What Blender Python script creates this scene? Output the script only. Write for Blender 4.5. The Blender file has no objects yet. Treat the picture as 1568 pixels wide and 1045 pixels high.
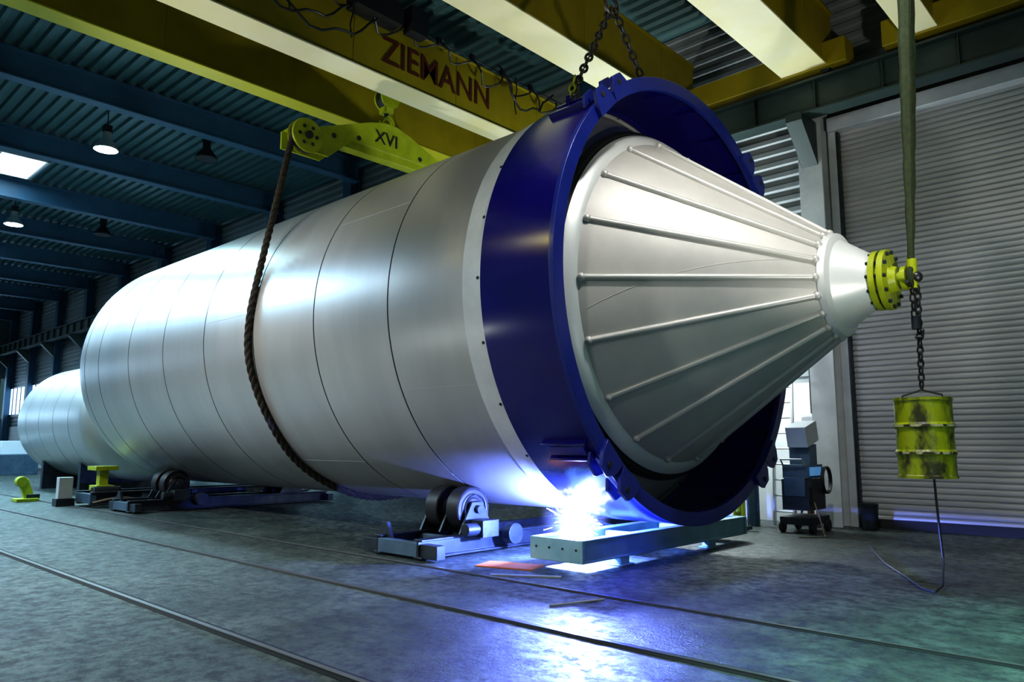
import bpy, math, random, bmesh
from mathutils import Vector, Matrix
random.seed(7)
S=bpy.context.scene
pi=math.pi
# ------------------------------------------------------------ materials
MATS={}
def mat(name,c1,c2=None,rough=.5,metal=0.,scale=3.,bump=0.,rvar=0.,emit=None,estr=0.,detail=6.,stretch=None,spec=.5,lo=.35,hi=.65,coat=0.):
    m=bpy.data.materials.new(name); m.use_nodes=True
    nt=m.node_tree; N=nt.nodes; L=nt.links
    b=N['Principled BSDF']
    b.inputs['Base Color'].default_value=(*c1,1)
    b.inputs['Roughness'].default_value=rough
    b.inputs['Metallic'].default_value=metal
    b.inputs['Specular IOR Level'].default_value=spec
    b.inputs['Coat Weight'].default_value=coat
    b.inputs['Coat Roughness'].default_value=.15
    if emit:
        b.inputs['Emission Color'].default_value=(*emit,1); b.inputs['Emission Strength'].default_value=estr
    if c2 or bump or rvar:
        tc=N.new('ShaderNodeTexCoord'); mp=N.new('ShaderNodeMapping')
        if stretch: mp.inputs['Scale'].default_value=stretch
        L.new(tc.outputs['Object'],mp.inputs['Vector'])
        nz=N.new('ShaderNodeTexNoise'); nz.inputs['Scale'].default_value=scale; nz.inputs['Detail'].default_value=detail
        nz.inputs['Roughness'].default_value=.62
        L.new(mp.outputs['Vector'],nz.inputs['Vector'])
        if c2:
            r=N.new('ShaderNodeValToRGB'); r.color_ramp.elements[0].position=lo; r.color_ramp.elements[1].position=hi
            r.color_ramp.elements[0].color=(*c1,1); r.color_ramp.elements[1].color=(*c2,1)
            L.new(nz.outputs['Fac'],r.inputs['Fac']); L.new(r.outputs['Color'],b.inputs['Base Color'])
        if rvar:
            mr=N.new('ShaderNodeMapRange'); mr.inputs['From Min'].default_value=.3; mr.inputs['From Max'].default_value=.7
            mr.inputs['To Min'].default_value=max(.03,rough-rvar); mr.inputs['To Max'].default_value=rough+rvar
            L.new(nz.outputs['Fac'],mr.inputs['Value']); L.new(mr.outputs['Result'],b.inputs['Roughness'])
        if bump:
            n2=N.new('ShaderNodeTexNoise'); n2.inputs['Scale'].default_value=scale*4; n2.inputs['Detail'].default_value=5
            L.new(mp.outputs['Vector'],n2.inputs['Vector'])
            bp=N.new('ShaderNodeBump'); bp.inputs['Strength'].default_value=bump; bp.inputs['Distance'].default_value=.02
            L.new(n2.outputs['Fac'],bp.inputs['Height']); L.new(bp.outputs['Normal'],b.inputs['Normal'])
    MATS[name]=m; return m
mat('stainless_shell',(.54,.53,.52),(.61,.595,.58),rough=.35,metal=.62,scale=.9,detail=3,stretch=(1.5,.35,.35))
mat('stainless_seam',(.10,.10,.105),rough=.5,metal=.6)
mat('shell_band',(.80,.81,.80),(.68,.69,.68),rough=.35,metal=.2,scale=2)
mat('stainless_cone',(.50,.485,.465),(.57,.555,.53),rough=.48,metal=.2,scale=1.4,detail=4)
mat('cone_pipe',(.58,.57,.545),rough=.42,metal=.3)
mat('cone_ring',(.74,.76,.77),rough=.35,metal=.2)
mat('navy_paint',(.006,.003,.13),(.008,.004,.16),rough=.2,scale=2,coat=.5)
mat('navy_flange',(.006,.016,.20),(.008,.022,.24),rough=.35,scale=3,coat=.3)
mat('rubber',(.015,.018,.02),rough=.7)
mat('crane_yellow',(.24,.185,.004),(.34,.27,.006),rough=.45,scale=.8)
mat('crane_underside_lit',(.85,.78,.42),(.9,.86,.62),rough=.5,scale=.6)  # cream holds the bounce light on the girder undersides, painted in
mat('crane_flange_lit',(.60,.60,.02),(.68,.66,.04),rough=.5,scale=.6)  # yellow brightened for the light on the underside, painted in
mat('crane_red_text',(.09,.012,.004),rough=.6)
mat('lime_paint',(.30,.37,.006),(.40,.46,.012),rough=.4,scale=5,bump=.15)
mat('drum_paint',(.36,.43,.006),(.045,.05,.012),rough=.36,scale=5,bump=.5,lo=.47,hi=.62,rvar=.14,stretch=(1,1,.5),detail=12)
mat('drum_chip',(.05,.04,.02),(.55,.55,.30),rough=.45,scale=8,lo=.46,hi=.54,detail=12)
mat('steel_blue_beam',(.022,.08,.14),(.03,.105,.18),rough=.5,scale=1)
mat('roof_deck',(.05,.115,.125),(.07,.15,.16),rough=.42,metal=.3,scale=.5)
mat('wall_siding',(.17,.19,.195),(.24,.26,.265),rough=.5,metal=.2,scale=.6)
mat('wall_plinth',(.60,.63,.65),(.70,.72,.72),rough=.8,scale=1.5,bump=.1)
mat('door_slat',(.38,.385,.38),(.47,.47,.465),rough=.42,metal=.35,scale=.8,stretch=(.3,1,3),rvar=.05)
mat('column_light',(.40,.43,.45),(.50,.53,.54),rough=.55,scale=2)
mat('dark_steel',(.02,.028,.036),(.045,.056,.07),rough=.4,metal=.5,scale=4,bump=.1)
mat('machine_steel',(.05,.09,.14),(.09,.15,.21),rough=.4,metal=.3,scale=3,bump=.08)
mat('grey_green_beam',(.22,.42,.48),(.32,.54,.60),rough=.45,metal=.1,scale=3,bump=.1)
mat('runway_green',(.02,.038,.036),(.03,.055,.052),rough=.5,scale=1)
mat('rope_dark',(.012,.011,.010),(.05,.036,.02),rough=.85,scale=14,bump=.6)
mat('chain_steel',(.07,.07,.075),rough=.38,metal=.8)
mat('sling_green',(.018,.030,.010),(.036,.052,.018),rough=.85,scale=20,bump=.5)
mat('black_plastic',(.012,.013,.016),rough=.45)
mat('rail_steel',(.30,.31,.31),rough=.3,metal=.8)
mat('groove',(.004,.005,.006),rough=.9)
mat('welder_blue',(.05,.11,.28),(.07,.15,.36),rough=.85,scale=12,bump=.4)
mat('glove',(.22,.13,.06),rough=.8)
mat('skin',(.55,.33,.24),rough=.55)
mat('white_panel',(.75,.77,.78),rough=.5)
mat('screen_blue',(.02,.05,.10),rough=.2,emit=(.1,.3,.6),estr=.5)
mat('aluminium',(.6,.62,.63),rough=.35,metal=.7)
mat('orange',(.5,.14,.02),rough=.5)
mat('cable_tan',(.20,.16,.11),rough=.6)
mat('lamp_glow',(1,1,1),emit=(.9,1,.98),estr=60)
mat('sky_glow',(1,1,1),emit=(.6,.85,1),estr=9)
mat('window_glow',(1,1,1),emit=(.45,.72,1),estr=3)
mat('arc_glow',(0,0,0),emit=(.17,.25,1),estr=34000)
mat('spark',(0,0,0),emit=(.6,.7,1),estr=60)
# floor
def floor_mat():
    m=bpy.data.materials.new('floor_concrete'); m.use_nodes=True
    nt=m.node_tree;N=nt.nodes;L=nt.links;b=N['Principled BSDF']
    tc=N.new('ShaderNodeTexCoord')
    def nz(sc,det,ro,dist=0):
        n=N.new('ShaderNodeTexNoise'); n.inputs['Scale'].default_value=sc; n.inputs['Detail'].default_value=det; n.inputs['Roughness'].default_value=ro; n.inputs['Distortion'].default_value=dist
        L.new(tc.outputs['Object'],n.inputs['Vector']); return n
    def ramp(src,p0,c0,p1,c1):
        r=N.new('ShaderNodeValToRGB'); e=r.color_ramp.elements; e[0].position=p0;e[0].color=(*c0,1); e[1].position=p1;e[1].color=(*c1,1); L.new(src.outputs['Fac'],r.inputs['Fac']); return r
    def mul(a,b_):
        mx=N.new('ShaderNodeMix'); mx.data_type='RGBA'; mx.blend_type='MULTIPLY'; mx.inputs['Factor'].default_value=1
        L.new(a,mx.inputs[6]); L.new(b_,mx.inputs[7]); return mx.outputs[2]
    n1=nz(.35,7,.6); n2=nz(1.4,15,.72,.0); n3=nz(7,14,.74)
    r1=ramp(n1,.34,(.034,.046,.040),.66,(.072,.094,.080))
    r2=ramp(n2,.40,(.48,.50,.50),.60,(1.2,1.2,1.18))
    r3=ramp(n3,.42,(.30,.30,.30),.54,(1.2,1.2,1.18))
    c=mul(mul(r1.outputs['Color'],r2.outputs['Color']),r3.outputs['Color']); L.new(c,b.inputs['Base Color'])
    mr=N.new('ShaderNodeMapRange'); mr.inputs['From Min'].default_value=.38; mr.inputs['From Max'].default_value=.60; mr.inputs['To Min'].default_value=.66; mr.inputs['To Max'].default_value=.34
    L.new(n3.outputs['Fac'],mr.inputs['Value']); L.new(mr.outputs['Result'],b.inputs['Roughness'])
    bp=N.new('ShaderNodeBump'); bp.inputs['Strength'].default_value=.6; bp.inputs['Distance'].default_value=.012
    n4=nz(24,9,.75); L.new(n4.outputs['Fac'],bp.inputs['Height'])
    b2=N.new('ShaderNodeBump'); b2.inputs['Strength'].default_value=.6; b2.inputs['Distance'].default_value=.025
    L.new(n3.outputs['Fac'],b2.inputs['Height']); L.new(bp.outputs['Normal'],b2.inputs['Normal']); L.new(b2.outputs['Normal'],b.inputs['Normal'])
    MATS['floor_concrete']=m
floor_mat()
# ------------------------------------------------------------ mesh builder
class B:
    def __init__(s,name): s.name=name; s.v=[]; s.f=[]; s.m=[]; s.mats=[]
    def mi(s,m):
        if m not in s.mats: s.mats.append(m)
        return s.mats.index(m)
    def add(s,vs,fs,m):
        o=len(s.v); k=s.mi(m); s.v+= [tuple(x) for x in vs]
        for f in fs: s.f.append(tuple(i+o for i in f)); s.m.append(k)
    def box(s,c,d,m,R=None):
        x,y,z=[q/2 for q in d]; vs=[Vector((a*x,b_*y,c_*z)) for a in(-1,1) for b_ in(-1,1) for c_ in(-1,1)]
        if R: vs=[R@q for q in vs]
        vs=[q+Vector(c) for q in vs]
        s.add(vs,[(0,1,3,2),(4,6,7,5),(0,4,5,1),(2,3,7,6),(0,2,6,4),(1,5,7,3)],m); return s
    def bx(s,a,b,m):
        return s.box([(a[i]+b[i])/2 for i in range(3)],[abs(a[i]-b[i]) for i in range(3)],m)
    def frame(s,d):
        d=Vector(d).normalized(); u=d.orthogonal().normalized(); return u,d.cross(u)
    def cyl(s,p0,p1,r0,m,r1=None,n=20,cap=True):
        p0=Vector(p0);p1=Vector(p1); r1=r0 if r1 is None else r1
        u,w=s.frame(p1-p0); vs=[]
        for p,r in((p0,r0),(p1,r1)):
            for i in range(n):
                a=2*pi*i/n; vs.append(p+u*math.cos(a)*r+w*math.sin(a)*r)
        fs=[(i,(i+1)%n,n+(i+1)%n,n+i) for i in range(n)]
        if cap: fs+= [tuple(range(n-1,-1,-1)),tuple(range(n,2*n))]
        s.add(vs,fs,m); return s
    def lathe(s,o,d,prof,m,n=48,closed=False):
        o=Vector(o); d=Vector(d).normalized(); u,w=s.frame(d); vs=[]
        for q in prof:
            for i in range(n):
                a=2*pi*i/n; vs.append(o+d*q[0]+(u*math.cos(a)+w*math.sin(a))*q[1])
        base=len(s.v); s.v+=[tuple(x) for x in vs]
        K=len(prof)
        for j in range(K if closed else K-1):
            mm=prof[j][2] if len(prof[j])>2 else m; k=s.mi(mm); j2=(j+1)%K
            for i in range(n):
                s.f.append((base+j*n+i,base+j*n+(i+1)%n,base+j2*n+(i+1)%n,base+j2*n+i)); s.m.append(k)
        return s
    def tube(s,pts,r,m,n=8,closed=False):
        pts=[Vector(p) for p in pts]; K=len(pts); vs=[]; u=None
        rr=r if isinstance(r,(list,tuple)) else [r]*K
        for i,p in enumerate(pts):
            if closed: t=pts[(i+1)%K]-pts[i-1]
            else: t=pts[min(i+1,K-1)]-pts[max(i-1,0)]
            t.normalize()
            if u is None: u=t.orthogonal().normalized()
            u=(u-t*u.dot(t)); u.normalize(); w=t.cross(u)
            for j in range(n):
                a=2*pi*j/n; vs.append(p+(u*math.cos(a)+w*math.sin(a))*rr[i])
        fs=[]
        for i in range(K if closed else K-1):
            i2=(i+1)%K
            for j in range(n): fs.append((i*n+j,i*n+(j+1)%n,i2*n+(j+1)%n,i2*n+j))
        if not closed: fs+=[tuple(range(n-1,-1,-1)),tuple(range((K-1)*n,K*n))]
        s.add(vs,fs,m); return s
    def prism(s,poly,ext,m):
        poly=[Vector(p) for p in poly]; e=Vector(ext); n=len(poly)
        s.add(poly+[p+e for p in poly],[tuple(range(n-1,-1,-1)),tuple(range(n,2*n))]+[(i,(i+1)%n,n+(i+1)%n,n+i) for i in range(n)],m); return s
    def ibeam(s,p0,p1,h,b,m,tf=.03,tw=.03,side=None):
        p0=Vector(p0);p1=Vector(p1);d=(p1-p0).normalized(); sd=d.cross(Vector((0,0,1))).normalized(); up=Vector((0,0,1))
        a=[(-b/2,-h/2),(b/2,-h/2),(b/2,-h/2+tf),(tw/2,-h/2+tf),(tw/2,h/2-tf),(b/2,h/2-tf),(b/2,h/2),(-b/2,h/2),(-b/2,h/2-tf),(-tw/2,h/2-tf),(-tw/2,-h/2+tf),(-b/2,-h/2+tf)]
        s.prism([p0+sd*x+up*z for x,z in a],p1-p0,m); return s
    def sphere(s,c,r,m,n=16,sc=(1,1,1)):
        c=Vector(c); vs=[];fs=[]; k=n//2
        for i in range(1,k):
            t=pi*i/k
            for j in range(n):
                a=2*pi*j/n; vs.append(c+Vector((math.sin(t)*math.cos(a)*r*sc[0],math.sin(t)*math.sin(a)*r*sc[1],math.cos(t)*r*sc[2])))
        for i in range(k-2):
            for j in range(n): fs.append((i*n+j,(i+1)*n+j,(i+1)*n+(j+1)%n,i*n+(j+1)%n))
        vs+=[c+Vector((0,0,r*sc[2])),c-Vector((0,0,r*sc[2]))]; T=len(vs)-2
        for j in range(n): fs.append((T,j,(j+1)%n)); fs.append((T+1,(k-2)*n+(j+1)%n,(k-2)*n+j))
        s.add(vs,fs,m); return s
    def chain(s,p0,p1,m,L=.11,r=.012,w=.028):
        p0=Vector(p0);p1=Vector(p1);D=(p1-p0);n=max(1,int(D.length/(L*.72)));d=D.normalized();u,v=s.frame(d)
        for i in range(n):
            c=p0+D*((i+.5)/n); a=u if i%2 else v; pts=[]
            for k in range(10):
                t=2*pi*k/10; pts.append(c+d*(math.cos(t)*L/2*.95)+a*(math.sin(t)*w))
            s.tube(pts,r,m,n=6,closed=True)
        return s
    def obj(s,parent=None,bevel=0,flat=False):
        me=bpy.data.meshes.new(s.name); me.from_pydata(s.v,[],s.f)
        for m in s.mats: me.materials.append(MATS[m])
        me.polygons.foreach_set('material_index',s.m)
        bm=bmesh.new(); bm.from_mesh(me); bmesh.ops.recalc_face_normals(bm,faces=bm.faces); bm.to_mesh(me); bm.free()
        if not flat:
            me.polygons.foreach_set('use_smooth',[True]*len(me.polygons)); me.set_sharp_from_angle(angle=math.radians(32))
        ob=bpy.data.objects.new(s.name,me); S.collection.objects.link(ob)
        if bevel:
            md=ob.modifiers.new('bevel','BEVEL'); md.width=bevel; md.segments=2; md.limit_method='ANGLE'; md.angle_limit=math.radians(40)
        if parent: ob.parent=parent
        return ob
def empty(name):
    o=bpy.data.objects.new(name,None); S.collection.objects.link(o); return o
def text(body,size,loc,rot,m,parent,name,ext=.004,sx=1):
    c=bpy.data.curves.new(name,'FONT'); c.body=body; c.size=size; c.extrude=ext; c.align_x='CENTER'; c.align_y='CENTER'; c.offset=.002
    o=bpy.data.objects.new(name,c); o.location=loc; o.rotation_euler=rot; o.scale=(sx,1,1); c.materials.append(MATS[m]); S.collection.objects.link(o); o.parent=parent
    return o
# ------------------------------------------------------------ constants
AY,AZ=8.70,3.33
RS=2.80
H=1.45
WY=14.2
# ------------------------------------------------------------ room
b=B('floor'); b.bx((-62,-12,-.2),(9,WY+.1,0),'floor_concrete'); b.obj(flat=True)
b=B('floor_rail_track')
for y,w in ((4.7,.022),(2.9,.022),(6.05,.012)):
    b.bx((-61.9,y-w-.045,.000),(8.9,y+w+.045,.003),'groove')
    b.bx((-61.9,y-w,.003),(8.9,y+w,.014),'rail_steel')
b.obj()
def siding(name,x0,x1,z0,z1,y,m,pitch=.3,depth=.05,prof='trap'):
    b=B(name); zz=z0; P=[]
    while zz<z1-1e-6:
        if prof=='trap': P+=[(zz,0),(zz+pitch*.35,0),(zz+pitch*.5,-depth),(zz+pitch*.85,-depth)]
        else: P+=[(zz,0),(zz+pitch*.2,-depth*.8),(zz+pitch*.5,-depth),(zz+pitch*.8,-depth*.8)]
        zz+=pitch
    P.append((z1,0)); vs=[];fs=[]
    for z,dy in P: vs+=[(x0,y+dy,min(z,z1)),(x1,y+dy,min(z,z1))]
    for i in range(len(P)-1): fs.append((2*i,2*i+1,2*i+3,2*i+2))
    b.add(vs,fs,m); return b
b=siding('wall_back',-62,-4.95,2.6,10.6,WY,'wall_siding',pitch=.25)
b.bx((-62,WY-.06,0),(-4.95,WY+.1,2.6),'wall_plinth')
b.bx((-62,WY+.02,2.6),(9,WY+.12,10.7),'wall_siding')
s2=siding('x',-4.95,9,8.0,10.6,WY,'wall_siding',pitch=.25); b.add(s2.v,s2.f,'wall_siding')
b.obj(flat=True)
b=siding('door_1',-4.78,8.9,0.02,7.3,WY-.05,'door_slat',pitch=.1,depth=.028,prof='round')
b.bx((-4.78,WY-.10,0),(8.9,WY-.04,.16),'rubber'); b.obj()  # dark bottom bar heightened to mute the arc light on the door
b=B('trim_1')
b.bx((-4.92,WY-.22,0),(-4.78,WY+.02,7.35),'column_light'); b.bx((-4.9,WY-.30,7.28),(8.9,WY+.02,7.55),'column_light')
b.bx((-4.80,WY-.2,0),(-4.74,WY-.02,7.3),'dark_steel')
b.obj(bevel=.01)
b=B('wall_column')
for k in range(0,12):
    x=-5.35-5*k if k else -5.17
    cm='column_light' if k==0 else 'steel_blue_beam'
    y0=WY-.07
    b.bx((x-.22,y0-.05,0),(x+.22,y0,10.6),cm); b.bx((x-.22,y0-.42,0),(x+.22,y0-.37,10.6),cm); b.bx((x-.03,y0-.4,0),(x+.03,y0-.02,10.6),cm)
    b.prism([(x-.15,y0-.4,6.6),(x-.15,y0-.4,7.45),(x-.15,y0-1.1,7.45),(x-.15,y0-1.1,7.3)],(.3,0,0),'runway_green')
b.obj(bevel=.006)
b=B('crane_runway_beam')
b.ibeam((-61.8,13.25,7.72),(8.8,13.25,7.72),.62,.36,'runway_green',tf=.04,tw=.03)
b.bx((-61.8,13.2,8.03),(8.8,13.3,8.1),'rail_steel')
for k in range(60): 
    x=-60+k*1.15; b.bx((x-.01,13.12,7.45),(x+.01,13.38,8.0),'runway_green')
b.obj(bevel=.004)
b=B('wall_end')
for y0,y1 in ((-12,14.2),):
    b.bx((-62.2,y0,0),(-62,y1,3.2),'wall_siding'); b.bx((-62.2,y0,6.0),(-62,y1,10.7),'wall_siding')
for i in range(9):
    y=-12+i*3.2; b.bx((-62.2,y-.2,3.2),(-62,y+.2,6.0),'wall_siding')
b.obj(flat=True)
b=B('window_1')
for i in range(8):
    y=-12+i*3.2; b.bx((-62.12,y+.2,3.2),(-62.08,y+3.0,6),'window_glow')
    b.bx((-62.0,y+1.55,3.2),(-61.95,y+1.63,6),'dark_steel'); b.bx((-62.0,y+.2,4.6),(-61.95,y+3.0,4.68),'dark_steel')
b.obj()
b=B('window_2')
for i in range(5):
    x=-60.5+i*5; b.bx((x,WY-.12,3.4),(x+3.6,WY-.06,5.2),'window_glow')
    for j in range(5): b.bx((x+j*.9-.03,WY-.17,3.35),(x+j*.9+.03,WY-.1,5.25),'dark_steel')
    b.bx((x,WY-.17,3.32),(x+3.6,WY-.1,3.42),'dark_steel'); b.bx((x,WY-.17,5.18),(x+3.6,WY-.1,5.28),'dark_steel')
b.obj()
b=B('ceiling'); P=[]; y=-12
while y<WY: P+=[(y,10.62),(y+.12,10.62),(y+.16,10.54),(y+.26,10.54)]; y+=.3
P.append((WY+.1,10.62)); vs=[];fs=[]
for y,z in P: vs+=[(-62,y,z),(9,y,z)]
for i in range(len(P)-1): fs.append((2*i,2*i+1,2*i+3,2*i+2))
b.add(vs,fs,'roof_deck'); b.bx((-62,-12,10.66),(9,WY+.1,10.76),'roof_deck'); b.obj(flat=True)
b=B('roof_beam')
for k in range(-3,9):
    x=-19.6-5*k
    b.ibeam((x,-11.9,10.17),(x,13.6,10.17),.7,.34,'steel_blue_beam',tf=.05,tw=.04)
b.obj(bevel=.006)
b=B('skylight')
for x in (-29.0,-39.0,-49.):
    b.bx((x,-6,10.50),(x+2.2,6.7,10.53),'sky_glow')
    for yy in [-6+i*1.27 for i in range(11)]: b.bx((x,yy-.03,10.46),(x+2.2,yy+.03,10.53),'aluminium')
    b.bx((x-.08,-6,10.44),(x,6.75,10.53),'aluminium'); b.bx((x+2.2,-6,10.44),(x+2.28,6.75,10.53),'aluminium'); b.bx((x-.08,6.7,10.44),(x+2.28,6.78,10.53),'aluminium')
b.obj()
# ------------------------------------------------------------ cranes
def girder(parent,xc,w,hgt=1.15,y0=-11,y1=13.55,zb=8.2,fo=.05,um='crane_underside_lit'):
    b=B('girder')
    b.bx((xc-w/2,y0,zb+.03),(xc+w/2,y1,zb+hgt),'crane_yellow')
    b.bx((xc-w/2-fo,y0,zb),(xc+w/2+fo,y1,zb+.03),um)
    b.bx((xc-w/2-fo,y0,zb+hgt),(xc+w/2+fo,y1,zb+hgt+.03),'crane_yellow')
    b.bx((xc-.04,y0,zb+hgt+.03),(xc+.04,y1,zb+hgt+.10),'rail_steel')
    for i in range(10):
        y=y0+.8+i*2.5; b.bx((xc+w/2,y-.006,zb+.03),(xc+w/2+.008,y+.006,zb+hgt),'crane_yellow')
    return b.obj(parent=parent,bevel=.008)
cr1=empty('overhead_crane'); cr2=empty('overhead_crane'); cr3=empty('overhead_crane')
girder(cr1,-12.95,.34,um='crane_flange_lit',fo=.03)
girder(cr1,-11.0,.5)
girder(cr2,-7.75,.6); girder(cr2,-4.95,.72)
girder(cr3,-3.0,.4); girder(cr3,-1.1,.4)
text('ZIEMANN',.74,(-10.735,9.35,8.74),(pi/2,0,pi/2),'crane_red_text',cr1,'lettering',sx=.88)
for cr,x0,x1 in ((cr1,-13.9,-10.1),(cr2,-8.4,-4.2),(cr3,-3.6,-.6)):
    b=B('end_carriage')
    b.bx((x0,13.05,8.16),(x1,13.5,8.62),'crane_yellow')
    for x in (x0+.4,x1-.4): b.cyl((x,13.15,8.2),(x,13.35,8.2),.1,'dark_steel')
    b.obj(parent=cr,bevel=.01)
b=B('trolley')
b.bx((-13.1,6.9,9.45),(-10.8,7.05,9.7),'dark_steel'); b.bx((-13.1,8.9,9.45),(-10.8,9.05,9.7),'dark_steel')
b.bx((-13.1,6.9,9.5),(-12.9,9.05,9.7),'dark_steel'); b.bx((-11.1,6.9,9.5),(-10.9,9.05,9.7),'dark_steel')
b.cyl((-12.5,8.2,9.75),(-11.4,8.2,9.75),.28,'dark_steel',n=24); b.bx((-11.9,7.2,9.6),(-11.1,7.8,10.0),'black_plastic')
b.bx((-12.3,8.3,9.0),(-11.7,9.1,9.45),'lime_paint')
b.obj(parent=cr1,bevel=.01)
b=B('trolley')
b.box((-5.4,7.7,9.67),(.8,.7,.4),'dark_steel')
b.bx((-7.8,7.4,9.36),(-4.9,7.55,9.52),'dark_steel'); b.bx((-7.8,7.85,9.36),(-4.9,8.0,9.52),'dark_steel')
b.obj(parent=cr2)
b=B('trolley'); b.bx((-2.3,8.4,9.7),(-1.6,9.0,10.0),'crane_yellow'); b.bx((-3.2,8.45,9.5),(-1.0,8.55,9.66),'dark_steel'); b.bx((-3.2,8.85,9.5),(-1.0,8.95,9.66),'dark_steel'); b.obj(parent=cr3,bevel=.01)
b=B('festoon_cable')
random.seed(3)
b.tube([(-10.55,-2+ i*.5,9.34) for i in range(31)],.012,'black_plastic',n=5)
for i in range(13):
    y0=1.0+i*.9; pts=[]
    dp=.2+.22*random.random()
    for k in range(11):
        t=k/10; pts.append((-10.5+.1*math.sin(k),y0+.95*t,9.30-dp*4*t*(1-t)))
    b.tube(pts,.02,'black_plastic',n=6)
    b.box((-10.5,y0,9.32),(.06,.10,.12),'black_plastic')
b.box((-10.4,7.5,9.25),(.35,1.0,.4),'black_plastic'); b.box((-10.35,8.4,9.3),(.25,.4,.5),'black_plastic'); b.box((-10.35,6.6,9.4),(.2,.3,.5),'dark_steel')
for y0,y1,dp in ((4.5,7.2,.9),(5.,7.8,1.0),(10.6,12.4,.7),(3.0,5.4,.8)):
    b.tube([(-10.35+.08*math.sin(k*.9),y0+(y1-y0)*k/14,9.35-dp*4*(k/14)*(1-k/14)+.05*math.sin(k*1.7)) for k in range(15)],.022,'black_plastic',n=6)
for y in (5.8,7.0,11.2): b.tube([(-10.4,y,9.3),(-10.38,y+.03,9.0),(-10.41,y-.02,8.7),(-10.38,y,8.45)],.014,'black_plastic',n=5)
b.obj(parent=cr1)
# ------------------------------------------------------------ hook + lifting beam + rope
LX=-11.6
b=B('lifting_beam')
Y0=6.75; Y1=2*AY-Y0
def lb_poly(x):
    return [(x,Y0-.25,6.66),(x,Y0+.55,6.66),(x,AY-.9,7.12),(x,AY+.9,7.12),(x,Y1-.55,6.66),(x,Y1+.25,6.66),(x,Y1+.25,6.98),(x,Y1-.1,7.08),(x,AY+.5,7.62),(x,AY+.15,7.72),(x,AY-.15,7.72),(x,AY-.5,7.62),(x,Y0+.1,7.08),(x,Y0-.25,6.98)]
b.prism(lb_poly(LX+.12),(.04,0,0),'lime_paint'); b.prism(lb_poly(LX-.16),(.04,0,0),'lime_paint')
b.prism([(LX-.12,y,z) for _,y,z in lb_poly(0)][6:14],(.24,0,0),'lime_paint')
for y in (Y0,Y1):
    b.lathe((LX+.16,y,6.85),(1,0,0),[(0,.02),(.0,.30),(.03,.32),(.06,.24),(.14,.24),(.17,.32),(.2,.30),(.2,.02)],'lime_paint',n=28)
    b.cyl((LX+.1,y,6.85),(LX+.42,y,6.85),.07,'dark_steel',n=16)
    for k in range(6):
        a=k*pi/3; b.cyl((LX+.36,y+.17*math.cos(a),6.85+.17*math.sin(a)),(LX+.375,y+.17*math.cos(a),6.85+.17*math.sin(a)),.035,'dark_steel',n=10)
for y in (AY-1.3,AY-.75,AY+.75,AY+1.3): b.cyl((LX+.155,y,7.22-.12*(abs(y-AY)>1)),(LX+.17,y,7.22-.12*(abs(y-AY)>1)),.05,'dark_steel',n=12)
lb=b.obj(bevel=.006)
text('XVI',.36,(LX+.165,AY-.1,7.38),(pi/2,0,pi/2),'black_plastic',lb,'lettering')
b=B('hook_block')
hx,hy,hz=LX,AY,8.05
b.cyl((hx-.13,hy,hz+.25),(hx-.09,hy,hz+.25),.22,'lime_paint',n=24); b.cyl((hx+.09,hy,hz+.25),(hx+.13,hy,hz+.25),.22,'lime_paint',n=24)
b.cyl((hx-.08,hy,hz+.25),(hx+.08,hy,hz+.25),.19,'dark_steel',n=24)
b.box((hx,hy,hz+.05),(.24,.18,.2),'lime_paint'); b.cyl((hx,hy,hz+.05),(hx,hy,hz-.1),.05,'dark_steel')
b.tube([(hx,hy+.16*math.sin(a)*1.0,hz-.26-.16*math.cos(a)*-1) for a in [pi*i/12*1.55 for i in range(13)]],[.05]*9+[.045,.04,.03,.015],'lime_paint',n=10)
for dx in (-.15,-.05,.05,.15):
    b.cyl((hx+dx*.6,hy,hz+.3),(hx+dx*1.2,hy-.1,8.98),.011,'chain_steel',n=6)
b.tube([(hx+.14*math.cos(a),hy,7.74+.16*math.sin(a)) for a in [2*pi*i/16 for i in range(16)]],.03,'lime_paint',closed=True)
b.obj(parent=lb)
b=B('lifting_rope')
rr=RS+.055; pts=[]
P=(Y0-.24-AY,6.85-AZ); dist=math.hypot(*P); ang=math.atan2(P[1],P[0]); ct=ang+math.acos(rr/dist)
a0=ct; a1=pi-ct+2*pi
pA=Vector((LX+.27,AY+P[0],AZ+P[1]))
def ropept(a):
    w_=.03*math.sin(a*9)
    return Vector((LX+.27+w_,AY+rr*math.cos(a),AZ+rr*math.sin(a)))
for i in range(24): pts.append(pA.lerp(ropept(a0),i/24))
for i in range(101): pts.append(ropept(a0+(a1-a0)*i/100))
pB=Vector((LX+.27,AY-P[0],AZ+P[1]))
for i in range(1,25): pts.append(ropept(a1).lerp(pB,i/24))
dense=[]
for i in range(len(pts)-1):
    n=max(1,int((pts[i+1]-pts[i]).length/.03))
    for k in range(n): dense.append(pts[i].lerp(pts[i+1],k/n))
for sidx in range(3):
    q=[]
    for i,p in enumerate(dense):
        t=(dense[min(i+1,len(dense)-1)]-dense[max(i-1,0)]).normalized(); n1=Vector((1,0,0)); n2=t.cross(n1)
        ph=2*pi*sidx/3+i*.5
        q.append(p+n1*math.cos(ph)*.026+n2*math.sin(ph)*.026)
    b.tube(q,.034,'rope_dark',n=7)
b.tube([(LX+.27,Y0+.27*math.cos(a),6.85+.27*math.sin(a)) for a in [2*pi*i/24 for i in range(24)]],.045,'rope_dark',closed=True)
b.tube([(LX+.27,Y1+.27*math.cos(a),6.85+.27*math.sin(a)) for a in [2*pi*i/24 for i in range(24)]],.045,'rope_dark',closed=True)
b.obj(parent=lb)
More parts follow.
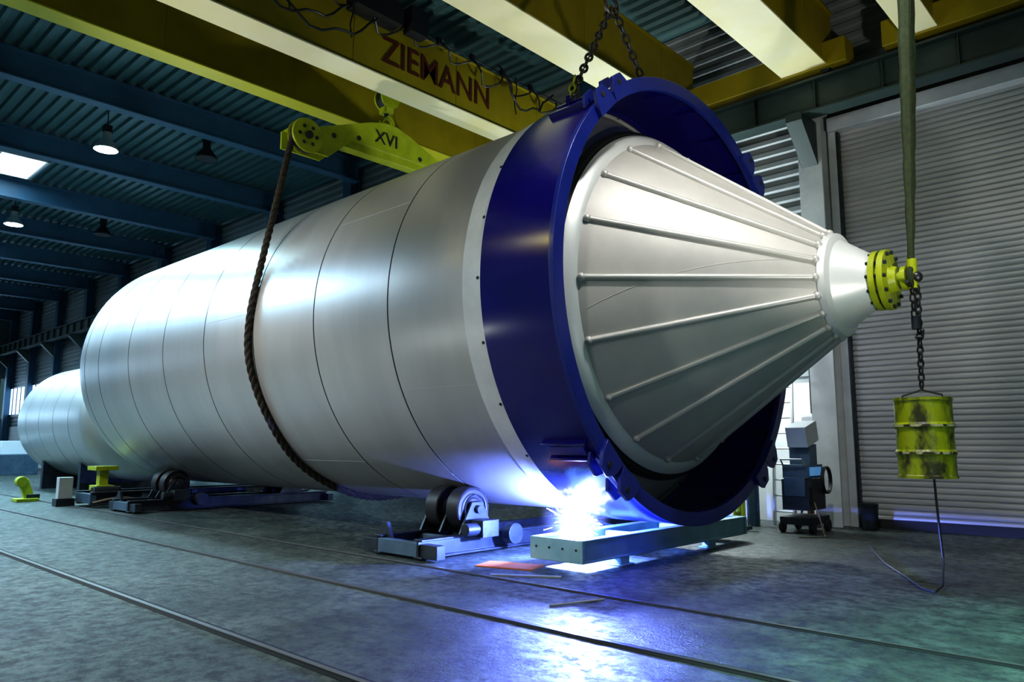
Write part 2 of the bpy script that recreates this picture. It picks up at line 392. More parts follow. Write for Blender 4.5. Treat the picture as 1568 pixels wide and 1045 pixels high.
# ------------------------------------------------------------ main tank
tank=empty('storage_tank')
seams=[-7.75,-9.5,-11.28,-13.05,-14.8,-16.55,-18.3,-19.2]
prof=[(-6.02,2.795),(-6.06,RS)]
for sx in seams:
    prof+=[(sx+.014,RS),(sx+.013,RS,'stainless_seam'),(sx+.009,RS-.012,'stainless_seam'),(sx-.009,RS-.012,'stainless_seam'),(sx-.013,RS),(sx-.014,RS)]
x0=-19.3; prof.append((x0,RS))
D=1.55
for i in range(1,25):
    a=i/24*pi/2; e=2.3
    prof.append((x0-D*math.sin(a)**(2/e),RS*max(.0005,math.cos(a))**(2/e)))
b=B('shell'); b.lathe((0,AY,AZ),(1,0,0),prof,'stainless_shell',n=160)
rs=[-6.1]+seams[:7]
for i in range(len(rs)-1):
    a=math.radians([205,150,230,175,215,160,200][i])
    b.tube([(rs[i]-.02,AY+(RS-.004)*math.cos(a),AZ+(RS-.004)*math.sin(a)),(rs[i+1]+.02,AY+(RS-.004)*math.cos(a),AZ+(RS-.004)*math.sin(a))],.006,'stainless_shell',n=6)
b.obj(parent=tank)
b=B('reinforcing_band')
b.lathe((0,AY,AZ),(1,0,0),[(-6.30,2.795),(-6.30,2.83),(-6.10,2.83),(-6.10,2.85),(-5.95,2.85),(-5.95,2.8)],'shell_band',n=160)
for k in range(24):
    a=2*pi*k/24; b.cyl((-6.02,AY+2.845*math.cos(a),AZ+2.845*math.sin(a)),(-6.02,AY+2.856*math.cos(a),AZ+2.856*math.sin(a)),.02,'dark_steel',n=10)
b.obj(parent=tank)
R2=.52; X2=-2.98; sl=(2.14-R2)/(5.2+X2)
def cr(x): return 2.14+sl*(-5.2-x)
def sag(b):
    b.v=[(x,y,z-(.036*(x+5.2) if x>-5.2 else 0)) for x,y,z in b.v]
b=B('cone')
pc=[(-6.12,2.795),(-6.05,2.78),(-5.98,2.74),(-5.90,2.68),(-5.82,2.60),(-5.7,cr(-5.7)),(-5.3,cr(-5.3)),(-4.6,cr(-4.6)),(-3.9,cr(-3.9)),(-3.1,cr(-3.1)),(X2,cr(X2))]
b.lathe((0,AY,AZ),(1,0,0),pc,'stainless_cone',n=128)
b.lathe((0,AY,AZ),(1,0,0),[(-5.30,cr(-5.30)),(-5.28,cr(-5.28)+.07,),(-5.19,cr(-5.19)+.06),(-5.16,cr(-5.16))],'cone_ring',n=128)
b.lathe((0,AY,AZ),(1,0,0),[(-5.42,cr(-5.42)),(-5.40,cr(-5.40)+.07,),(-5.33,cr(-5.33)+.07),(-5.31,cr(-5.31))],'rubber',n=128)
b.lathe((0,AY,AZ),(1,0,0),[(X2-.09,cr(X2-.09)),(X2-.07,R2+.085),(X2,R2+.07),(X2+.02,R2+.03),(X2+.03,R2-.01)],'cone_ring',n=96)
b.lathe((0,AY,AZ),(1,0,0),[(X2,R2+.01),(-2.60,.275),(-2.57,.27)],'cone_ring',n=96)
nr=18
for k in range(nr):
    a=pi+2*pi*k/nr
    pts=[];rad=[]
    for i in range(12):
        x=-5.13+(X2-.06+5.13)*i/11; r=cr(x)+.008; pts.append((x,AY+r*math.cos(a),AZ+r*math.sin(a))); rad.append(.037)
    b.tube(pts,rad,'cone_pipe',n=12)
    for x in (-5.12,X2-.09):
        r=cr(x)+.012; b.sphere((x,AY+r*math.cos(a),AZ+r*math.sin(a)),.05,'cone_pipe',n=12)
for a_ in (10,100,190,280):
    pts=[]
    for i in range(16):
        x=-5.1+1.95*i/15; a=math.radians(a_ - 28*i/15+0); r=cr(x)-.001; pts.append((x,AY+r*math.cos(a),AZ+r*math.sin(a)))
    b.tube(pts,.005,'stainless_cone',n=5)
sag(b); b.obj(parent=tank)
b=B('skirt')
b.lathe((0,AY,AZ),(1,0,0),[(-5.95,2.80),(-5.95,2.885),(-4.92,2.885),(-4.92,2.84),(-5.90,2.84),(-5.90,2.80)],'navy_paint',n=160,closed=True)
b.lathe((0,AY,AZ),(1,0,0),[(-4.92,2.73),(-4.92,2.90),(-4.86,2.90),(-4.86,2.73)],'navy_flange',n=160,closed=True)
for k in range(24):
    a=2*pi*(k+.5)/24; c,s_=math.cos(a),math.sin(a); t=Vector((0,-s_,c))*.012
    P=[Vector((-4.92,AY+2.74*c,AZ+2.74*s_)),Vector((-4.92,AY+2.84*c,AZ+2.84*s_)),Vector((-5.4,AY+2.84*c,AZ+2.84*s_))]
    b.prism([p-t for p in P],t*2,'navy_paint')
for a_ in (130,50,-50,-130):
    for da in (-4.2,4.2):
        a=math.radians(a_+da); c,s_=math.cos(a),math.sin(a); R=Matrix(((1,0,0),(0,c,-s_),(0,s_,c)))
        def T(px,pr,pt): return Vector((px,AY,AZ))+R@Vector((0,pr,pt))
        poly=[(2.74,-.20),(2.74,.20),(2.9,.17),(3.02,.09),(3.02,-.09),(2.9,-.17)]
        b.prism([T(-4.86,r,t) for r,t in poly],(.05,0,0),'navy_flange')
        b.prism([T(-5.02,r,t) for r,t in poly[2:]],(.04,0,0),'navy_flange')
        b.cyl(T(-4.85,2.93,0),T(-4.80,2.93,0),.035,'rubber',n=14)
for a_ in (133,222,47,-42):
    a=math.radians(a_); c,s_=math.cos(a),math.sin(a); R=Matrix(((1,0,0),(0,c,-s_),(0,s_,c)))
    def T2(x,r,t): return Vector((x,AY,AZ))+R@Vector((0,r,t))
    for t in (-.11,.11): b.box(T2(-5.28,2.91,t),(.62,.08,.03),'navy_paint',R=R)
    b.box(T2(-5.28,2.905,0),(.5,.05,.12),'navy_flange',R=R)
b.obj(parent=tank,bevel=.004)
b=B('outlet_flange')
b.lathe((0,AY,AZ),(1,0,0),[(-2.62,.24),(-2.62,.33),(-2.56,.33),(-2.56,.27),(-2.53,.27),(-2.53,.335),(-2.47,.335),(-2.47,.16),(-2.40,.13),(-2.40,.02)],'lime_paint',n=40)
for k in range(12):
    a=2*pi*k/12
    b.cyl((-2.65,AY+.3*math.cos(a),AZ+.3*math.sin(a)),(-2.44,AY+.3*math.cos(a),AZ+.3*math.sin(a)),.022,'dark_steel',n=6)
b.cyl((-2.43,AY,AZ),(-2.24,AY,AZ),.075,'lime_paint'); b.lathe((0,AY,AZ),(1,0,0),[(-2.36,.07),(-2.36,.13),(-2.31,.13),(-2.31,.07)],'lime_paint',n=24)
b.cyl((-2.26,AY,AZ-.12),(-2.26,AY,AZ+.2),.05,'lime_paint',n=14)
b.cyl((-2.26,AY-.22,AZ-.08),(-2.26,AY+.1,AZ-.12),.02,'chain_steel',n=8); b.sphere((-2.22,AY,AZ),.06,'chain_steel')
sag(b); b.obj(parent=tank)
TZ=AZ-.105
b=B('storage_tank')
sy,sz,sr=9.0,2.22,1.84
pr=[(-22.9,.001)]+[(-23.5+.6*math.cos(a*pi/24),sr*math.sin(a*pi/24)**.75) for a in range(1,13)]
for sx in (-24.4,-25.8,-27.2,-28.6): pr+=[(sx+.02,sr),(sx+.018,sr-.01,'stainless_seam'),(sx-.018,sr-.01),(sx-.02,sr)]
pr+=[(-29.3-1.4*math.sin(a*pi/32)**.85,max(.001,sr*math.cos(a*pi/32)**.85)) for a in range(0,17)]
b.lathe((0,sy,sz),(1,0,0),pr,'stainless_shell',n=96)
for x in (-24.8,-28.4):
    b.prism([(x-.1,sy-1.3,0),(x-.1,sy+1.3,0),(x-.1,sy+1.3,.95)]+[(x-.1,sy+sr*math.sin(t),sz-sr*math.cos(t)) for t in [.75-.15*i for i in range(11)]]+[(x-.1,sy-1.3,.95)],(.2,0,0),'dark_steel')
b.obj()
# ------------------------------------------------------------ roller stands
def stand(x0,name='tank_roller_stand'):
    b=B(name); sp=.454; cp=.891
    yn=AY-3.1*sp; yf=AY+3.1*sp; zw=AZ-3.1*cp
    for dx in (-.42,.42): b.ibeam((x0+dx,6.25,.14),(x0+dx,11.1,.14),.24,.16,'dark_steel',tf=.025,tw=.02)
    for y in (6.3,7.0,7.6,9.9,10.5,11.0): b.box((x0,y,.13),(.8,.1,.18),'machine_steel')
    b.bx((x0-.75,6.28,.03),(x0+.75,6.42,.2),'dark_steel'); b.bx((x0-.75,10.95,.03),(x0+.75,11.1,.2),'dark_steel')
    for y,sg in ((yn,-1),(yf,1)):
        for dx in (-.22,.22):
            b.lathe((x0+dx-.13,y,zw),(1,0,0),[(0,.04),(0,.14),(.02,.16),(.02,.26),(0,.28),(.02,.3),(.24,.3),(.26,.28),(.24,.26),(.24,.16),(.26,.14),(.26,.04)],'black_plastic',n=36)
        for dx in (-.4,0,.4):
            b.prism([(x0+dx-.02,y-.32,.26),(x0+dx-.02,y+.32,.26),(x0+dx-.02,y+.1,zw+.1),(x0+dx-.02,y-.1,zw+.1)],(.04,0,0),'dark_steel')
        b.cyl((x0-.48,y,zw),(x0+.48,y,zw),.055,'dark_steel',n=14)
        for k in range(6):
            a=k*pi/3
            b.cyl((x0+.35,y+.1*math.cos(a),zw+.1*math.sin(a)),(x0+.375,y+.1*math.cos(a),zw+.1*math.sin(a)),.02,'rail_steel',n=6)
        b.lathe((x0+.36,y,zw),(1,0,0),[(0,.19),(0,.2),(.03,.2),(.03,.19)],'dark_steel',n=30,closed=True)
    b.box((x0+.62,yn-.05,.34),(.22,.3,.22),'dark_steel'); b.cyl((x0+.62,yn-.2,.34),(x0+.62,yn-.42,.34),.08,'dark_steel')
    b.cyl((x0+.6,yn+.42,.24),(x0+.75,yn+.42,.24),.14,'dark_steel',n=24)
    b.prism([(x0-.6,6.35,.2),(x0-.45,6.35,.42),(x0-.35,6.35,.42),(x0-.25,6.35,.2)],(0,.06,0),'dark_steel')
    b.obj(bevel=.006)
stand(-7.9); stand(-17.4)
b=B('transport_frame')
for x in (-20.0,-19.1): b.ibeam((x,6.2,.2),(x,11.0,.2),.3,.2,'dark_steel')
for y in (6.25,7.4,8.6,9.8,10.9): b.box((-19.55,y,.2),(1.0,.14,.22),'machine_steel')
for y in (6.6,10.7):
    b.box((-19.6,y,.42),(.5,.4,.12),'lime_paint'); b.box((-19.6,y,.65),(.22,.2,.4),'lime_paint'); b.box((-19.6,y,.88),(.6,.5,.1),'lime_paint')
    b.cyl((-19.3,y-.3,.3),(-19.3,y+.3,.3),.16,'black_plastic')
b.box((-20.1,5.95,.42),(.2,.3,.5),'column_light'); b.box((-20.1,5.95,.09),(.3,.4,.18),'dark_steel')
for i in range(5): 
    y=6.6+i*.85; b.cyl((-18.7,y,.12),(-18.7,y+.2,.12),.12,'black_plastic')
b.tube([(-18.9+.1*math.sin(i),6.2+i*.25,.12+.1*abs(math.sin(i*.7))) for i in range(18)],.025,'cable_tan',n=6)
b.obj(bevel=.008)
b=B('tank_turning_jack')
jx,jy=-22.4,5.75
b.box((jx,jy,.04),(.5,.5,.08),'lime_paint'); b.box((jx,jy,.3),(.16,.22,.5),'lime_paint',R=Matrix.Rotation(.35,3,'X')); b.cyl((jx-.12,jy-.12,.5),(jx+.12,jy-.12,.5),.13,'lime_paint')
b.box((jx,jy+.15,.12),(.2,.3,.12),'dark_steel'); b.obj(bevel=.01)
# ------------------------------------------------------------ floor beam frame under the skirt
b=B('steel_support_frame')
zb,zt=.10,.36; zc=(zb+zt)/2
b.ibeam((-5.45,6.95,zc),(-5.45,10.9,zc),zt-zb,.14,'grey_green_beam',tf=.02,tw=.09)
b.ibeam((-6.1,6.95,zc),(-6.1,10.9,zc),zt-zb,.14,'grey_green_beam',tf=.02,tw=.09)
b.bx((-6.17,6.90,zb),(-5.38,6.95,zt),'grey_green_beam'); b.bx((-6.17,10.9,zb),(-5.38,10.95,zt),'grey_green_beam')
for y in (7.1,8.3,9.6,10.7): b.bx((-6.05,y-.05,zb+.02),(-5.5,y+.05,zt-.04),'grey_green_beam')
for y in (7.75,9.9):
    for x in (-6.1,-5.45): b.bx((x-.1,y-.13,0),(x+.1,y+.13,.02),'grey_green_beam'); b.bx((x-.06,y-.09,.02),(x+.06,y+.09,zb),'grey_green_beam')
for x in (-6.1,-5.9,-5.7,-5.5): b.cyl((x+.03,6.9,.25),(x+.03,6.888,.25),.015,'dark_steel',n=8)
b.obj(bevel=.006)
b=B('scrap_plate'); b.box((-6.35,6.75,.008),(.75,.4,.014),'orange',R=Matrix.Rotation(.3,3,'Z')); b.box((-5.75,6.35,.008),(.8,.07,.014),'aluminium',R=Matrix.Rotation(.55,3,'Z')); b.obj()
b=B('welding_rod'); b.cyl((-4.55,5.35,.01),(-4.35,5.9,.012),.009,'aluminium',n=8); b.obj()
# ------------------------------------------------------------ welder (lying under the tank, propped on an elbow)
wd=empty('welder')
def skin(name,V,E,Rr,m,parent,root=0,sub=2):
    me=bpy.data.meshes.new(name); me.from_pydata(V,E,[]); o=bpy.data.objects.new(name,me); S.collection.objects.link(o)
    md=o.modifiers.new('skin','SKIN'); md.use_smooth_shade=True
    for i,r in enumerate(Rr):
        d=me.skin_vertices[0].data[i]; d.radius=(r,r) if not isinstance(r,tuple) else r; d.use_root=(i==root)
    s=o.modifiers.new('sub','SUBSURF'); s.levels=sub; s.render_levels=sub
    me.materials.append(MATS[m]); o.parent=parent; return o
V=[(-6.62,9.12,.20),(-6.60,8.92,.23),(-6.57,8.72,.26),(-6.54,8.54,.31),(-6.52,8.41,.36),(-6.50,8.34,.39),
   (-6.38,8.50,.30),(-6.30,8.33,.20),(-6.24,8.06,.32),(-6.22,8.00,.375),
   (-6.72,8.50,.28),(-6.76,8.26,.11),(-6.58,8.06,.09),
   (-6.50,9.24,.17),(-6.42,9.62,.20),(-6.50,10.02,.12),(-6.50,10.12,.09),
   (-6.74,9.24,.17),(-6.85,9.60,.12),(-6.80,10.02,.10),(-6.80,10.14,.08)]
E=[(0,1),(1,2),(2,3),(3,4),(4,5),(3,6),(6,7),(7,8),(8,9),(3,10),(10,11),(11,12),(0,13),(13,14),(14,15),(15,16),(0,17),(17,18),(18,19),(19,20)]
Rr=[.135,.125,.13,.125,.065,.06,.075,.055,.045,.036,.075,.055,.04,.095,.068,.05,.048,.095,.068,.05,.048]
skin('body',V,E,Rr,'welder_blue',wd)
def hand(name,wr,d,up):
    wr=Vector(wr); d=Vector(d).normalized(); up=Vector(up); sd=d.cross(up).normalized(); up=sd.cross(d)
    V=[wr,wr+d*.05,wr+d*.09];E=[(0,1),(1,2)];R=[(.03,.022),(.042,.02),(.04,.018)]
    L=[.07,.08,.075,.058]
    for i in range(4):
        base=wr+d*.085+sd*(-.03+.02*i); k=len(V); V+= [base,base+d*L[i]*.5-up*.012,base+d*L[i]*.75-up*.04]; E+=[(2,k),(k,k+1),(k+1,k+2)]; R+=[.011,.010,.009]
    k=len(V); tb=wr+d*.035-sd*.04; V+=[tb,tb+d*.03-sd*.022-up*.01,tb+d*.055-sd*.018-up*.03]; E+=[(1,k),(k,k+1),(k+1,k+2)]; R+=[.014,.012,.010]
    skin(name,[tuple(v) for v in V],E,R,'glove',wd,sub=1)
hand('right_hand',(-6.22,7.995,.38),(.35,-.9,.15),(0,.3,1)); hand('left_hand',(-6.56,8.04,.085),(.5,-1,0),(0,0,1))
b=B('welding_helmet')
hc=Vector((-6.48,8.23,.405))
b.sphere(hc,.115,'skin',n=20,sc=(.85,1.05,1.0))
b.lathe(hc+Vector((-.0,.06,.0)),(.25,-1,.1),[(-.02,.125),(.05,.135),(.12,.125),(.17,.10),(.185,.06),(.187,.001)],'black_plastic',n=24)
b.box(hc+Vector((.04,-.125,.03)),(.11,.03,.06),'screen_blue',R=Matrix.Rotation(.25,3,'Z'))
b.tube([hc+Vector((.12*math.cos(a),.02,.12*math.sin(a))) for a in [2*pi*i/20 for i in range(20)]],.012,'black_plastic',closed=True)
b.obj(parent=wd)
b=B('boots')
for x in (-6.50,-6.80):
    b.sphere((x,10.19,.075),.075,'black_plastic',sc=(.7,1.5,.8)); b.box((x,10.24,.10),(.09,.05,.15),'black_plastic')
b.obj(parent=wd,bevel=.01)
ARC=Vector((-6.02,7.58,.495))
b=B('welding_torch')
b.tube([(-6.18,7.93,.41),(-6.14,7.84,.43),(-6.07,7.71,.455),(-6.04,7.645,.475)],[.02,.017,.013,.008],'chain_steel',n=10)
b.tube([(-6.18,7.93,.41),(-6.25,8.1,.25),(-6.30,8.2,.05),(-6.34,8.7,.03),(-6.30,9.5,.03),(-6.45,10.6,.03),(-6.3,11.2,.03),(-5.9,11.7,.03)],.016,'black_plastic',n=8)
b.sphere(ARC,.04,'arc_glow',n=14)
random.seed(11)
for i in range(90):
    d=Vector((random.gauss(0,1),random.gauss(0,1),random.gauss(-.2,.9))).normalized(); r0=.10+.25*random.random(); r1=r0+.04+.16*random.random()
    if (ARC+d*r1).z<.03: continue
    q=ARC+d*r1; 
    if math.hypot(q.y-AY,q.z-AZ)<2.93: continue
    b.cyl(ARC+d*r0,ARC+d*r1,.0022,'spark',n=5)
b.obj(parent=wd)
fm=bpy.data.materials.new('haze'); fm.use_nodes=True; nt=fm.node_tree; nt.nodes.clear()
out=nt.nodes.new('ShaderNodeOutputMaterial'); vs_=nt.nodes.new('ShaderNodeVolumeScatter'); tc=nt.nodes.new('ShaderNodeTexCoord'); vl=nt.nodes.new('ShaderNodeVectorMath'); vl.operation='LENGTH'
mr=nt.nodes.new('ShaderNodeMapRange'); mr.interpolation_type='SMOOTHSTEP'; mr.inputs['From Min'].default_value=0; mr.inputs['From Max'].default_value=.5; mr.inputs['To Min'].default_value=.07; mr.inputs['To Max'].default_value=0
nt.links.new(tc.outputs['Object'],vl.inputs[0]); nt.links.new(vl.outputs['Value'],mr.inputs['Value']); nt.links.new(mr.outputs['Result'],vs_.inputs['Density']); nt.links.new(vs_.outputs['Volume'],out.inputs['Volume'])
vs_.inputs['Color'].default_value=(.9,.92,1,1)
MATS['haze']=fm
b=B('arc_haze'); b.sphere((0,0,0),.5,'haze',n=24); o=b.obj(parent=wd); o.location=ARC  # haze ball added to spread a glow around the arc
# ------------------------------------------------------------ drum, chain, sling
b=B('steel_drum')
dc=Vector((-2.27,8.75,0)); z0=1.10; R=.275
pf=[(z0+.02,.001),(z0+.02,R-.02),(z0,R-.015),(z0,R+.008),(z0+.03,R+.008,'drum_chip'),(z0+.035,R-.002)]
for zz in (.26,.54): pf+=[(z0+zz-.035,R-.002),(z0+zz-.012,R+.014,'drum_chip'),(z0+zz+.012,R+.014),(z0+zz+.035,R-.002)]
pf+=[(z0+.795,R-.002,'drum_chip'),(z0+.80,R+.008),(z0+.83,R+.008),(z0+.83,R-.015),(z0+.81,R-.02),(z0+.81,.001)]
b.lathe((dc.x,dc.y,0),(0,0,1),pf,'drum_paint',n=56)
b.cyl((dc.x+.15,dc.y,z0+.81),(dc.x+.15,dc.y,z0+.835),.035,'dark_steel')
for s_ in (-1,1): b.tube([(dc.x+s_*.2,dc.y,z0+.81),(dc.x+s_*.19,dc.y,z0+.86),(dc.x+s_*.05,dc.y,z0+.90),(dc.x,dc.y,z0+.92)],.01,'chain_steel',n=6)
b.obj()
b=B('hanging_chain')
b.chain((-2.27,8.68,TZ-.1),(-2.27,8.70,2.70),'chain_steel',L=.1,r=.011)
b.chain((-2.22,8.70,TZ-.1),(-2.265,8.75,2.04),'chain_steel',L=.1,r=.011)
b.cyl((-2.26,8.71,2.80),(-2.26,8.71,2.66),.05,'dark_steel',n=12); b.tube([(-2.26,8.71,2.69),(-2.20,8.71,2.64),(-2.21,8.71,2.57),(-2.28,8.71,2.58)],.017,'chain_steel',n=8)
b.obj(parent=tank)
b=B('hanging_cable'); b.tube([(-2.22,8.78,z0+.01),(-2.21,8.78,.7),(-2.18,8.74,.3),(-2.15,8.52,.06),(-2.18,8.37,.015),(-2.33,8.5,.015),(-2.65,9.1,.015),(-3.1,9.9,.015),(-3.5,10.8,.015),(-3.8,11.5,.015)],.012,'black_plastic',n=8); b.obj()
b=B('lifting_sling')
for s_,o in ((-1,0),(1,1)):
    pts=[];
    for i in range(40):
        t=i/39; bulge=.065*math.sin(min(1,t*1.15)*pi)*(1+.15*math.sin(i*1.3)); pts.append((-2.27+.31*t,8.70+s_*(.012+bulge),TZ+.05+(9.64-TZ-.05)*t))
    b.tube(pts,[.022+.045*math.sin(min(1,i/39*1.8+.05)*pi/2)+.005*math.sin(i*2.1+o) for i in range(40)],'sling_green',n=9)
b.tube([(-2.27,8.70+.09*math.cos(a),TZ+.09*math.sin(a)) for a in [2*pi*i/16 for i in range(16)]],.035,'sling_green',closed=True)
b.obj()
b=B('chain_sling')
hk=Vector((-5.40,7.70,7.22))
def sk(phi,x=-5.38,r=2.97): a=math.radians(phi); return Vector((x,AY-r*math.sin(a),AZ+r*math.cos(a)))
b.chain(hk,sk(41),'chain_steel',L=.15,r=.018,w=.042); b.chain(hk+Vector((0,.06,0)),sk(4),'chain_steel',L=.15,r=.018,w=.042)
b.chain(sk(41)+Vector((0,.12,.36)),sk(41),'lime_paint',L=.14,r=.015,w=.035)
for ph in (41,4):
    b.box(sk(ph,r=2.93),(.05,.12,.16),'navy_paint')
b.tube([hk+Vector((0,.14*math.sin(a),.02+.14*math.cos(a))) for a in [2*pi*i/18 for i in range(18)]],.028,'chain_steel',closed=True,n=8)
b.tube([hk+Vector((0,.13*math.sin(a),.30+.13*math.cos(a))) for a in [.2+pi*i/12*1.6 for i in range(13)]],[.045]*10+[.035,.025,.012],'dark_steel',n=10)
b.lathe(hk+Vector((0,0,.42)),(0,0,1),[(0,.03),(0,.07),(.1,.09),(.25,.09),(.3,.04)],'dark_steel',n=20)
b.cyl(hk+Vector((-.13,0,.85)),hk+Vector((.13,0,.85)),.2,'dark_steel',n=26); b.box(hk+Vector((0,0,.72)),(.3,.2,.22),'dark_steel')
for dx in (-.1,.1): b.cyl(hk+Vector((dx,0,.8)),hk+Vector((dx,0,2.24)),.012,'chain_steel',n=6)
b.obj(parent=cr2)
# ------------------------------------------------------------ lamps
def bay(x,y,z=9.55,on=True,power=600,col=(.9,1,.97),spread=150):
    b=B('high_bay_lamp')
    b.lathe((x,y,z),(0,0,1),[(0,.30),(.02,.31),(.12,.27),(.26,.16),(.32,.12),(.34,.11),(.5,.11),(.52,.001)],'aluminium' if on else 'black_plastic',n=32)
    b.lathe((x,y,z),(0,0,1),[(.005,.001),(.005,.29)],'lamp_glow' if on else 'rubber',n=32)
    b.cyl((x,y,z+.5),(x,y,10.53),.015,'dark_steel',n=8); b.box((x,y,z+.6),(.2,.2,.2),'black_plastic')
    o=b.obj()
    if on and power:
        l=bpy.data.lights.new('lamp_light','SPOT'); l.energy=power; l.color=col; l.spot_size=math.radians(spread); l.spot_blend=.6; l.shadow_soft_size=.28
        lo=bpy.data.objects.new('lamp_light',l); lo.location=(x,y,z-.03); S.collection.objects.link(lo); lo.parent=o
bay(-21.6,6.75,9.45,power=4000,col=(.5,.88,1)); bay(-31.7,7.0,9.45,power=4000,col=(.42,.8,1)); bay(-41.6,7.0,9.45,power=4000,col=(.4,.75,1))
bay(-20.4,9.0,9.5,on=False); bay(-31.0,9.8,9.5,on=False)
bay(-11.9,-3.2,9.3,power=6000,col=(1,.98,.94)); bay(-1.9,-3.2,9.3,power=1400,col=(1,.98,.93)); bay(-21.9,-3.2,9.3,power=3200,col=(.90,.96,1))
bay(-2.0,5.6,9.3,power=1700,col=(1,.98,.94)); bay(1.4,5.4,9.3,power=7500,col=(.22,1,.82),spread=58)
b=B('wall_floodlight')
b.box((-21.0,13.6,8.6),(.4,.15,.35),'black_plastic'); b.box((-21.0,13.5,8.6),(.3,.06,.25),'window_glow'); b.bx((-21.02,13.65,8.55),(-20.98,14.15,8.65),'dark_steel'); b.obj()
def area(name,loc,target,size,power,col,typ='AREA',ang=70):
    l=bpy.data.lights.new(name,typ); l.energy=power; l.color=col
    if typ=='AREA': l.size=size
    else: l.spot_size=math.radians(ang); l.spot_blend=.8; l.shadow_soft_size=size
    o=bpy.data.objects.new(name,l); o.location=loc; d=Vector(target)-Vector(loc); o.rotation_euler=d.to_track_quat('-Z','Y').to_euler(); S.collection.objects.link(o); return o
sk_=area('skylight_light',(-27.9,.3,10.4),(-27.9,.3,0),4,2600,(.3,.66,1)); sk_.data.specular_factor=.35
def fill_stand(loc,target,power,col,ang=80,size=.15):  # unseen light on a stand, added to brighten girders and tank
    b=B('fill_light_stand'); x,y,z=loc
    b.cyl((x,y,.02),(x,y,z-.1),.025,'dark_steel')
    for k in range(3):
        a=k*2*pi/3+.3; b.cyl((x,y,.35),(x+.4*math.cos(a),y+.4*math.sin(a),.015),.015,'dark_steel')
    d=(Vector(target)-Vector(loc)).normalized(); R=d.to_track_quat('-Z','Y').to_matrix()
    b.box(Vector(loc)-d*.08,(.4,.3,.1),'black_plastic',R=R); b.box(Vector(loc)-d*.02,(.34,.24,.02),'lamp_glow',R=R)
    o=b.obj(bevel=.005); l=area('lamp_light',Vector(loc)+d*.03,target,size,power,col,'SPOT',ang); l.parent=o
fill_stand((-13.5,-1.2,1.2),(-9.8,8.0,8.2),1500,(1,.97,.85),ang=52)
fill_stand((1.2,4.6,1.1),(-5.5,11,8.6),900,(1,.96,.85),ang=50)
fill_stand((-8.5,-6.5,4.0),(-9,8.7,3.6),1200,(1,.98,.95),ang=56,size=.5)
b=B('hidden_fill_lamp'); b.box((-8.0,14.05,4.0),(1.2,.1,.12),'column_light'); b.cyl((-8.55,13.97,4.0),(-7.45,13.97,4.0),.025,'lamp_glow'); ob=b.obj()  # unseen tube added behind the tank to brighten the wall plinth
l=bpy.data.lights.new('lamp_light','POINT'); l.energy=650; l.color=(.85,.97,1); l.shadow_soft_size=.2
o=bpy.data.objects.new('lamp_light',l); o.location=(-7.6,13.2,3.6); S.collection.objects.link(o); o.parent=ob
# ------------------------------------------------------------ background equipment by the column
b=B('welding_machine')
wx,wy=-5.22,12.75
b.box((wx,wy,.62),(.45,.7,.5),'dark_steel'); b.box((wx,wy,1.0),(.42,.65,.22),'machine_steel'); b.box((wx,wy,.2),(.5,.85,.12),'black_plastic')
b.box((wx+.235,wy-.05,1.0),(.02,.45,.14),'screen_blue'); b.box((wx,wy-.36,.75),(.35,.02,.3),'machine_steel'); b.box((wx+.235,wy,.6),(.02,.5,.3),'black_plastic')
for dx in (-.25,.25):
    for dy in (-.32,.32): b.cyl((wx+dx-.03,wy+dy,.1),(wx+dx+.03,wy+dy,.1),.1,'black_plastic')
b.tube([(wx-.18,wy-.36,1.1),(wx-.18,wy-.46,1.2),(wx+.18,wy-.46,1.2),(wx+.18,wy-.36,1.1)],.018,'aluminium'); 
b.box((wx,wy+.05,1.28),(.35,.3,.34),'machine_steel'); b.box((wx+.02,wy,1.62),(.34,.5,.34),'aluminium',R=Matrix.Rotation(.25,3,'X'))
for k in range(3):
    b.tube([(wx+.27+.02*k,wy+.26+.18*math.cos(a),.85+.22*math.sin(a)) for a in [2*pi*i/18 for i in range(18)]],.014,'black_plastic',closed=True,n=6)
b.tube([(wx+.25,wy-.2,.5),(wx+.4,wy-.35,.2),(wx+.5,wy-.5,.03),(wx+.6,wy-.7,.02),(wx+.3,wy-1.0,.02)],.012,'cable_tan',n=6)
b.obj(bevel=.01)
for x,y,mm in ((-6.25,13.0,'machine_steel'),(-6.55,13.05,'lime_paint')):
    b=B('gas_cylinder'); b.lathe((x,y,0),(0,0,1),[(.0,.001),(.0,.11),(1.25,.11),(1.36,.08),(1.42,.035),(1.46,.03),(1.46,.001)],mm,n=24); b.cyl((x,y,1.46),(x,y,1.56),.02,'rail_steel'); b.cyl((x-.05,y,1.54),(x+.05,y,1.54),.02,'rail_steel'); b.obj()
b=B('ladder')
for dx in (-.18,.18): b.box((-5.85+dx,13.50,1.75),(.035,.07,3.5),'aluminium',R=Matrix.Rotation(-.07,3,'X'))
for i in range(12): b.cyl((-6.03,13.39+.02*i,.25+i*.28),(-5.67,13.39+.02*i,.25+i*.28),.018,'aluminium',n=8)
b.obj()
b=B('electrical_cabinet'); b.bx((-5.66,13.85,1.45),(-5.42,14.13,2.0),'white_panel'); b.box((-5.54,13.84,1.73),(.2,.01,.45),'aluminium'); b.tube([(-5.5,13.98,2.0),(-5.5,14.0,4.2)],.02,'rubber'); b.tube([(-5.6,13.9,1.45),(-5.6,13.92,.6),(-5.75,13.9,.2)],.02,'rubber'); b.obj(bevel=.008)
b=B('tool_shelf')
for z in (.15,.6,1.05): b.bx((-5.72,13.55,z),(-5.42,13.82,z+.03),'machine_steel')
for x in (-5.71,-5.43):
    for y in (13.56,13.81): b.bx((x-.012,y-.012,0),(x+.012,y+.012,1.08),'dark_steel')
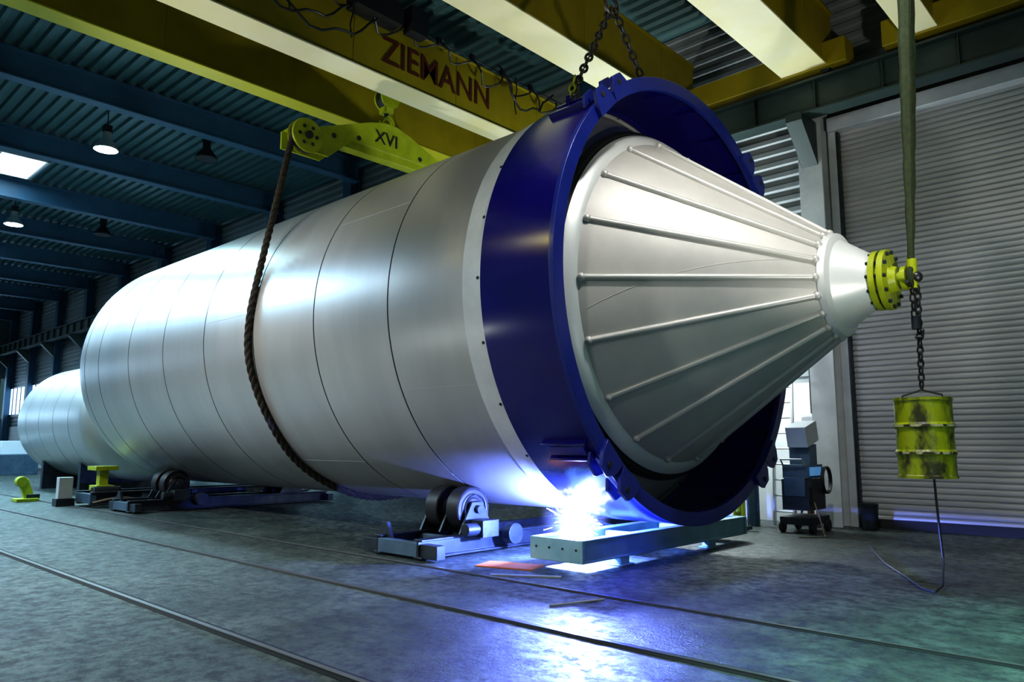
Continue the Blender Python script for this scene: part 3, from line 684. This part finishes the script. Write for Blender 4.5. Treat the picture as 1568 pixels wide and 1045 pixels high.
b.bx((-5.68,13.6,.63),(-5.55,13.75,.82),'white_panel'); b.bx((-5.52,13.6,.18),(-5.45,13.75,.4),'orange'); b.bx((-5.66,13.6,1.08),(-5.5,13.78,1.2),'lime_paint'); b.obj(bevel=.004)
b=B('workbench')
b.bx((-7.6,13.1,.82),(-6.85,13.65,.88),'machine_steel')
for x in (-7.55,-6.9):
    for y in (13.15,13.6): b.bx((x-.03,y-.03,0),(x+.03,y+.03,.82),'machine_steel')
b.bx((-7.5,13.15,.3),(-6.95,13.6,.34),'machine_steel'); b.box((-7.2,13.4,.98),(.3,.25,.2),'lime_paint'); b.box((-7.2,13.4,.49),(.3,.3,.3),'dark_steel'); b.obj(bevel=.006)
b=B('trash_bin'); b.lathe((-4.5,13.7,0),(0,0,1),[(.01,.001),(.01,.12),(.42,.15),(.44,.16),(.44,.14),(.05,.1)],'dark_steel',n=24); b.obj()
for x,y in ((-6.2,12.3),(-7.3,12.4)):
    b=B('machine_vise')
    b.box((x,y,.03),(.35,.35,.06),'dark_steel'); b.cyl((x,y,.05),(x,y,.5),.06,'lime_paint'); b.box((x,y,.55),(.3,.12,.12),'lime_paint')
    b.obj(bevel=.01)
for x,y,h in ((-38,11.2,2.2),(-44,9.5,1.6),(-50,8,2.4),(-36,5.3,1.0)):
    b=B('machine_tool')
    b.bx((x,y,0),(x+2.4,y+1.6,h*.6),'machine_steel'); b.bx((x+.3,y+.2,h*.6),(x+1.6,y+1.4,h),'white_panel'); b.bx((x+.6,y+.14,h*.3),(x+1.4,y+.2,h*.85),'screen_blue')
    b.obj(bevel=.02)
# ------------------------------------------------------------ world & camera
w=bpy.data.worlds.new('world'); S.world=w; w.use_nodes=True
bg=w.node_tree.nodes['Background']; bg.inputs['Color'].default_value=(.25,.55,.62,1); bg.inputs['Strength'].default_value=.14
cam=bpy.data.cameras.new('camera'); cam.lens=26.4; cam.sensor_width=36; cam.clip_end=300
co=bpy.data.objects.new('camera',cam); co.location=(0,0,H); co.rotation_euler=(math.radians(97.82),0,math.radians(43.15)); S.collection.objects.link(co); S.camera=co
S.view_settings.view_transform='Standard'; S.view_settings.exposure=.1
try: S.view_settings.look='Medium High Contrast'
except Exception: S.view_settings.look='None'
